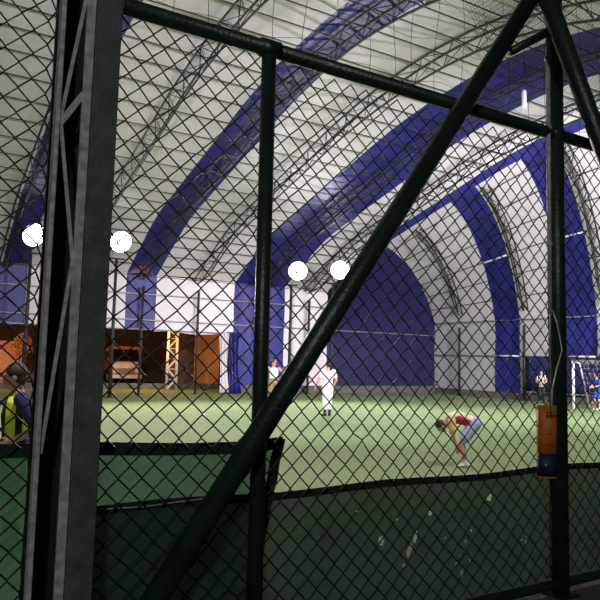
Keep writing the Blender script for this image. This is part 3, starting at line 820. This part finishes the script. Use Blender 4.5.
def person(name, label, loc, facing, H, J, clothes, hair_m, hairlen=0, shoe_m='shoe', head_tilt=(0, 0), shoe_label=None, hat=None, vox=.012):
    """J: joints in metres for a 1.75 m body, x to the person's right, y forward"""
    root = thing(name, label, 'person', loc, math.atan2(facing[1], facing[0]) - PI/2); root.scale = (H/1.75,)*3
    V = {k: Vector(v) for k, v in J.items()}
    spine_up = (V['neck']-V['pelvis']).normalized()
    hx = (V['sh_r']-V['sh_l']).normalized()
    bm = bmesh.new()
    pel, ch, nk = V['pelvis'], V['chest'], V['neck']
    torso = [(pel - spine_up*.07, .115, .085), (pel, .165, .115), (pel.lerp(ch, .45), .140, .100), (ch, .165, .115), (ch.lerp(nk, .6), .150, .095), (nk - spine_up*.02, .075, .065)]
    loft(bm, [(c, a, b, hx) for c, a, b in torso], 18)
    hc = V['head']; rot = Matrix.Rotation(head_tilt[0], 3, 'Z') @ Matrix.Rotation(-head_tilt[1], 3, 'X')
    limb(bm, [nk - spine_up*.03, hc - (rot @ Vector((0, .01, .05)))], [.062, .056])
    for s in 'lr':
        limb(bm, [V['sh_'+s], V['el_'+s], V['wr_'+s]], [.058, .043, .029])
        hip = pel + hx*(.09 if s == 'r' else -.09) - spine_up*.03
        limb(bm, [hip, V['kn_'+s], V['an_'+s]], [.096, .060, .040])
        tt = V['toe_'+s]; limb(bm, [V['an_'+s] - Vector((0, 0, .03)), tt], [.040, .032])
        hand(bm, V['wr_'+s], V['wr_'+s]-V['el_'+s], V.get('pn_'+s, Vector((-1 if s == 'r' else 1, .2, 0))), 1.0)
    head(bm, hc, rot, 1.0)
    remeshed('body', bm, M['skin'], root, vox, 2)
    P = lambda x, y, z: hc + rot @ Vector((x, y, z))
    for q in (-1, 1):
        bm = bmesh.new(); ellipsoid(bm, P(q*.031, .080, .006), (.012, .007, .007), rot, 10, 6); link_bm('eye', bm, M['eye'], root, True)
    bm = bmesh.new(); ellipsoid(bm, P(0, -.024, .040), (.088, .100, .098), rot, 20, 14); ellipsoid(bm, P(0, -.055, -.015-hairlen*.4), (.074, .06, .06+hairlen*.5), rot, 16, 10)
    remeshed('hair', bm, M[hair_m], root, .012, 2)
    if hat:
        bm = bmesh.new(); ellipsoid(bm, P(0, -.012, .066), (.092, .106, .074), rot, 20, 12); loft(bm, [(P(0, .07, .052), .075, .010, rot @ X_), (P(0, .16, .040), .055, .008, rot @ X_)], 14)
        remeshed('cap', bm, M[hat], root, .012, 2)
    for s in 'lr':
        bm = bmesh.new(); a = V['an_'+s]; t = V['toe_'+s]; d = (t-a); d.z = 0; d.normalize()
        base = Vector((a.x, a.y, 0))
        loft(bm, [(base - d*.085 + Vector((0, 0, .045)), .034, .042, Vector((0, 0, 1)).cross(d)), (base - d*.03 + Vector((0, 0, .05)), .040, .05, Vector((0, 0, 1)).cross(d)),
                  (base + d*.08 + Vector((0, 0, .038)), .046, .038, Vector((0, 0, 1)).cross(d)), (base + d*.16 + Vector((0, 0, .03)), .040, .03, Vector((0, 0, 1)).cross(d)), (base + d*.195 + Vector((0, 0, .026)), .022, .022, Vector((0, 0, 1)).cross(d))], 14)
        limb(bm, [a - Vector((0, 0, .02)), a + Vector((0, 0, .03))], [.05, .048])
        remeshed('shoe', bm, M[shoe_m], root, .012, 2)
    ex = []
    for kind, cname, cm, opt in clothes:
        if kind in ('sleeves', 'socks'): ex += [(kind, cname, cm, dict(opt, side=q)) for q in 'lr']
        else: ex.append((kind, cname, cm, opt))
    for kind, cname, cm, opt in ex:
        bm = bmesh.new(); e = opt.get('ease', .016)
        if kind == 'top':
            lo = opt.get('low', -.05)
            secs = [(pel + spine_up*lo, .175+e, .125+e)] + [(c, a+e, b+e) for c, a, b in torso[1:]]
            secs[0] = (pel + spine_up*lo, .168+e, .120+e)
            if lo > -.001: secs = [secs[0]] + secs[2:]
            secs[-1] = (nk - spine_up*.035, .085+e*.6, .074+e*.6)
            loft(bm, [(c, a, b, hx) for c, a, b in secs], 18)
            sl = opt.get('sleeve', .6)
            if sl > 0:
                for s in 'lr':
                    a, b = V['sh_'+s], V['el_'+s]; q = a.lerp(b, min(1, sl))
                    pts = [a, q]; rs = [.066+e*.7, .056+e]
                    if sl > 1: pts.append(V['el_'+s].lerp(V['wr_'+s], sl-1)); rs.append(.045+e)
                    limb(bm, pts, rs)
        elif kind == 'bottom':
            loft(bm, [(pel - spine_up*.09, .15+e, .11+e, hx), (pel, .170+e, .12+e, hx), (pel + spine_up*.10, .152+e, .108+e, hx)], 18)
            ln = opt.get('len', .6)
            for s in 'lr':
                hip = pel + hx*(.09 if s == 'r' else -.09) - spine_up*.03; k = V['kn_'+s]; a = V['an_'+s]
                if ln <= 1: limb(bm, [hip, hip.lerp(k, ln)], [.100+e, .088+e])
                else: limb(bm, [hip, k, k.lerp(a, ln-1)], [.100+e, .072+e, .058+e])
        elif kind == 'sleeves':
            for s in opt['side']: limb(bm, [V['sh_'+s], V['sh_'+s].lerp(V['el_'+s], opt.get('sleeve', .7))], [.062+e, .054+e])
        elif kind == 'socks':
            for s in opt['side']: limb(bm, [V['an_'+s], V['an_'+s].lerp(V['kn_'+s], .45)], [.044+e*.5, .054+e*.5])
        c = remeshed(cname, bm, M[cm], root, .013, 2)
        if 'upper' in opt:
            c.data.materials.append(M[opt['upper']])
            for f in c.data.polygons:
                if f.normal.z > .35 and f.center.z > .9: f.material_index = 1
        if 'label' in opt: c['label'] = opt['label']
    return root
def stand(**kw):
    J = dict(pelvis=(0, 0, .96), chest=(0, .01, 1.26), neck=(0, -.005, 1.47), head=(0, .02, 1.625), sh_r=(.185, 0, 1.42), sh_l=(-.185, 0, 1.42),
             el_r=(.25, -.03, 1.14), el_l=(-.25, -.03, 1.14), wr_r=(.27, .05, .90), wr_l=(-.27, .05, .90), kn_r=(.10, .02, .51), kn_l=(-.10, .02, .51),
             an_r=(.11, -.02, .09), an_l=(-.11, -.02, .09), toe_r=(.13, .14, .035), toe_l=(-.13, .14, .035))
    J.update(kw); return J
def ray_dir(): return Vector((math.cos(YAW), -math.sin(YAW)))
RV = ray_dir()                                                        # picture-right on the ground
AW = Vector((math.sin(YAW), math.cos(YAW)))                           # away from the viewer
def face(r, a): v = RV*r + AW*a; return (v.x, v.y)
# nearest: neon vest, seen from the side at the left edge
person('person', 'person in a neon yellow and black vest, cut off at the left edge', (.925, 6.3, 0), face(-.96, -.22), 1.62,
       stand(el_l=(-.25, -.23, 1.16), wr_l=(-.20, .0, 1.04), sh_l=(-.185, -.06, 1.42), el_r=(.26, -.05, 1.15), wr_r=(.22, .16, 1.0), head=(0, .05, 1.62), pn_l=(1, 0, 0)),
       [('bottom', 'shorts', 'cnavy', dict(len=.85)), ('sleeves', 'shirt_sleeve', 'cnavy', dict(sleeve=.80, ease=.012)), ('top', 'vest', 'vest', dict(sleeve=0, ease=.02, low=-.03)), ('socks', 'sock', 'cnavy', {})], 'hairbrown', .02, 'cblack', (.1, .1), vox=.009)
# white clad player
person('person', 'standing player all in white with dark socks seen from behind in mid field', (11.72, 17.73, 0), face(-.25, 1), 1.72,
       stand(el_l=(-.30, .0, 1.16), wr_l=(-.36, .10, .93), el_r=(.27, -.06, 1.15), wr_r=(.22, .08, .95), kn_r=(.08, .02, .51), kn_l=(-.08, .02, .51), an_r=(.08, 0, .09), an_l=(-.08, -.03, .09), toe_r=(.10, .15, .035), toe_l=(-.10, .12, .035)),
       [('bottom', 'trousers', 'cwhite', dict(len=1.62, ease=.012)), ('top', 'shirt', 'cwhite', dict(sleeve=.55, low=-.10, ease=.022)), ('socks', 'sock', 'cblack', dict(ease=.004))], 'hair', .0, 'cblack', (.3, 0))
# white vest and khaki trousers, half behind the slim pole
person('person', 'person with hand on hip in white sleeveless top and khaki trousers beside the slim pole', (12.05, 21.9, 0), face(.15, -1), 1.74,
       stand(el_l=(-.43, -.06, 1.20), wr_l=(-.22, .05, 1.02), pn_l=(1, 0, 0), el_r=(.30, -.08, 1.16), wr_r=(.24, .02, .96)),
       [('bottom', 'trousers', 'khaki', dict(len=1.9)), ('top', 'tank_top', 'cwhite', dict(sleeve=0, low=-.06, ease=.014))], 'hairbrown', .02, 'cblack', (.5, 0), hat='ginger')
# bending player
person('person', 'player bending forward to the left in a red and white top, hands at the shins', (8.29, 8.33, 0), face(-1, .05), 1.50,
       dict(pelvis=(0, -.18, .86), chest=(0, .13, .965), neck=(0, .35, .90), head=(0, .455, .77), sh_r=(.17, .27, .905), sh_l=(-.17, .27, .905),
            el_r=(.19, .20, .63), el_l=(-.17, .24, .62), wr_r=(.12, .13, .40), wr_l=(-.12, .17, .40), kn_r=(.085, .03, .47), kn_l=(-.085, .07, .47),
            an_r=(.09, -.06, .09), an_l=(-.09, -.01, .09), toe_r=(.10, .10, .035), toe_l=(-.10, .15, .035), pn_r=(-1, 0, 0), pn_l=(1, 0, 0)),
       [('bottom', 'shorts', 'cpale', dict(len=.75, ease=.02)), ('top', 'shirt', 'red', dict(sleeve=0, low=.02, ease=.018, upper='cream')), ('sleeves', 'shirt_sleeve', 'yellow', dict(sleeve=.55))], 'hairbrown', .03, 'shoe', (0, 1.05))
# far players at the right
person('person', 'small player in a black and white striped shirt by the right wall', (26.7, 21.7, 0), face(-.5, -1), 1.55,
       stand(el_r=(.26, .0, 1.15), wr_r=(.12, .22, 1.06), el_l=(-.26, .0, 1.15), wr_l=(-.10, .22, 1.04)),
       [('bottom', 'trousers', 'cblack', dict(len=1.8)), ('top', 'shirt', 'shirt_stripes', dict(sleeve=.6, low=-.10, ease=.02))], 'hair', .0, 'cblack', (0, 0))
person('person', 'player in a blue shirt and shorts by the white goal at the right edge', (24.95, 17.45, 0), face(-1, -.25), 1.60,
       stand(pelvis=(0, -.10, .93), chest=(0, -.02, 1.22), neck=(0, .04, 1.43), head=(0, .09, 1.585), sh_r=(.185, .03, 1.38), sh_l=(-.185, .03, 1.38), el_r=(.25, .06, 1.11), wr_r=(.14, .28, 1.04), el_l=(-.25, .06, 1.11), wr_l=(-.12, .28, 1.04), kn_r=(.12, .08, .50), kn_l=(-.12, .02, .50)),
       [('bottom', 'shorts', 'cblue', dict(len=.8, ease=.022)), ('top', 'shirt', 'cblue', dict(sleeve=.65, low=-.10, ease=.02))], 'hair', .0, 'shoe', (0, 0))

# ---------------------------------------------------------------- world and view
w = bpy.data.worlds.new('night'); SC.world = w; w.use_nodes = True
w.node_tree.nodes['Background'].inputs['Color'].default_value = (.10, .105, .12, 1)
w.node_tree.nodes['Background'].inputs['Strength'].default_value = .12
SC.view_settings.view_transform = 'Standard'; SC.view_settings.look = 'None'; SC.view_settings.gamma = 1; SC.view_settings.use_curve_mapping = False
SC.view_settings.exposure = 0
SC.cycles.use_denoising = True
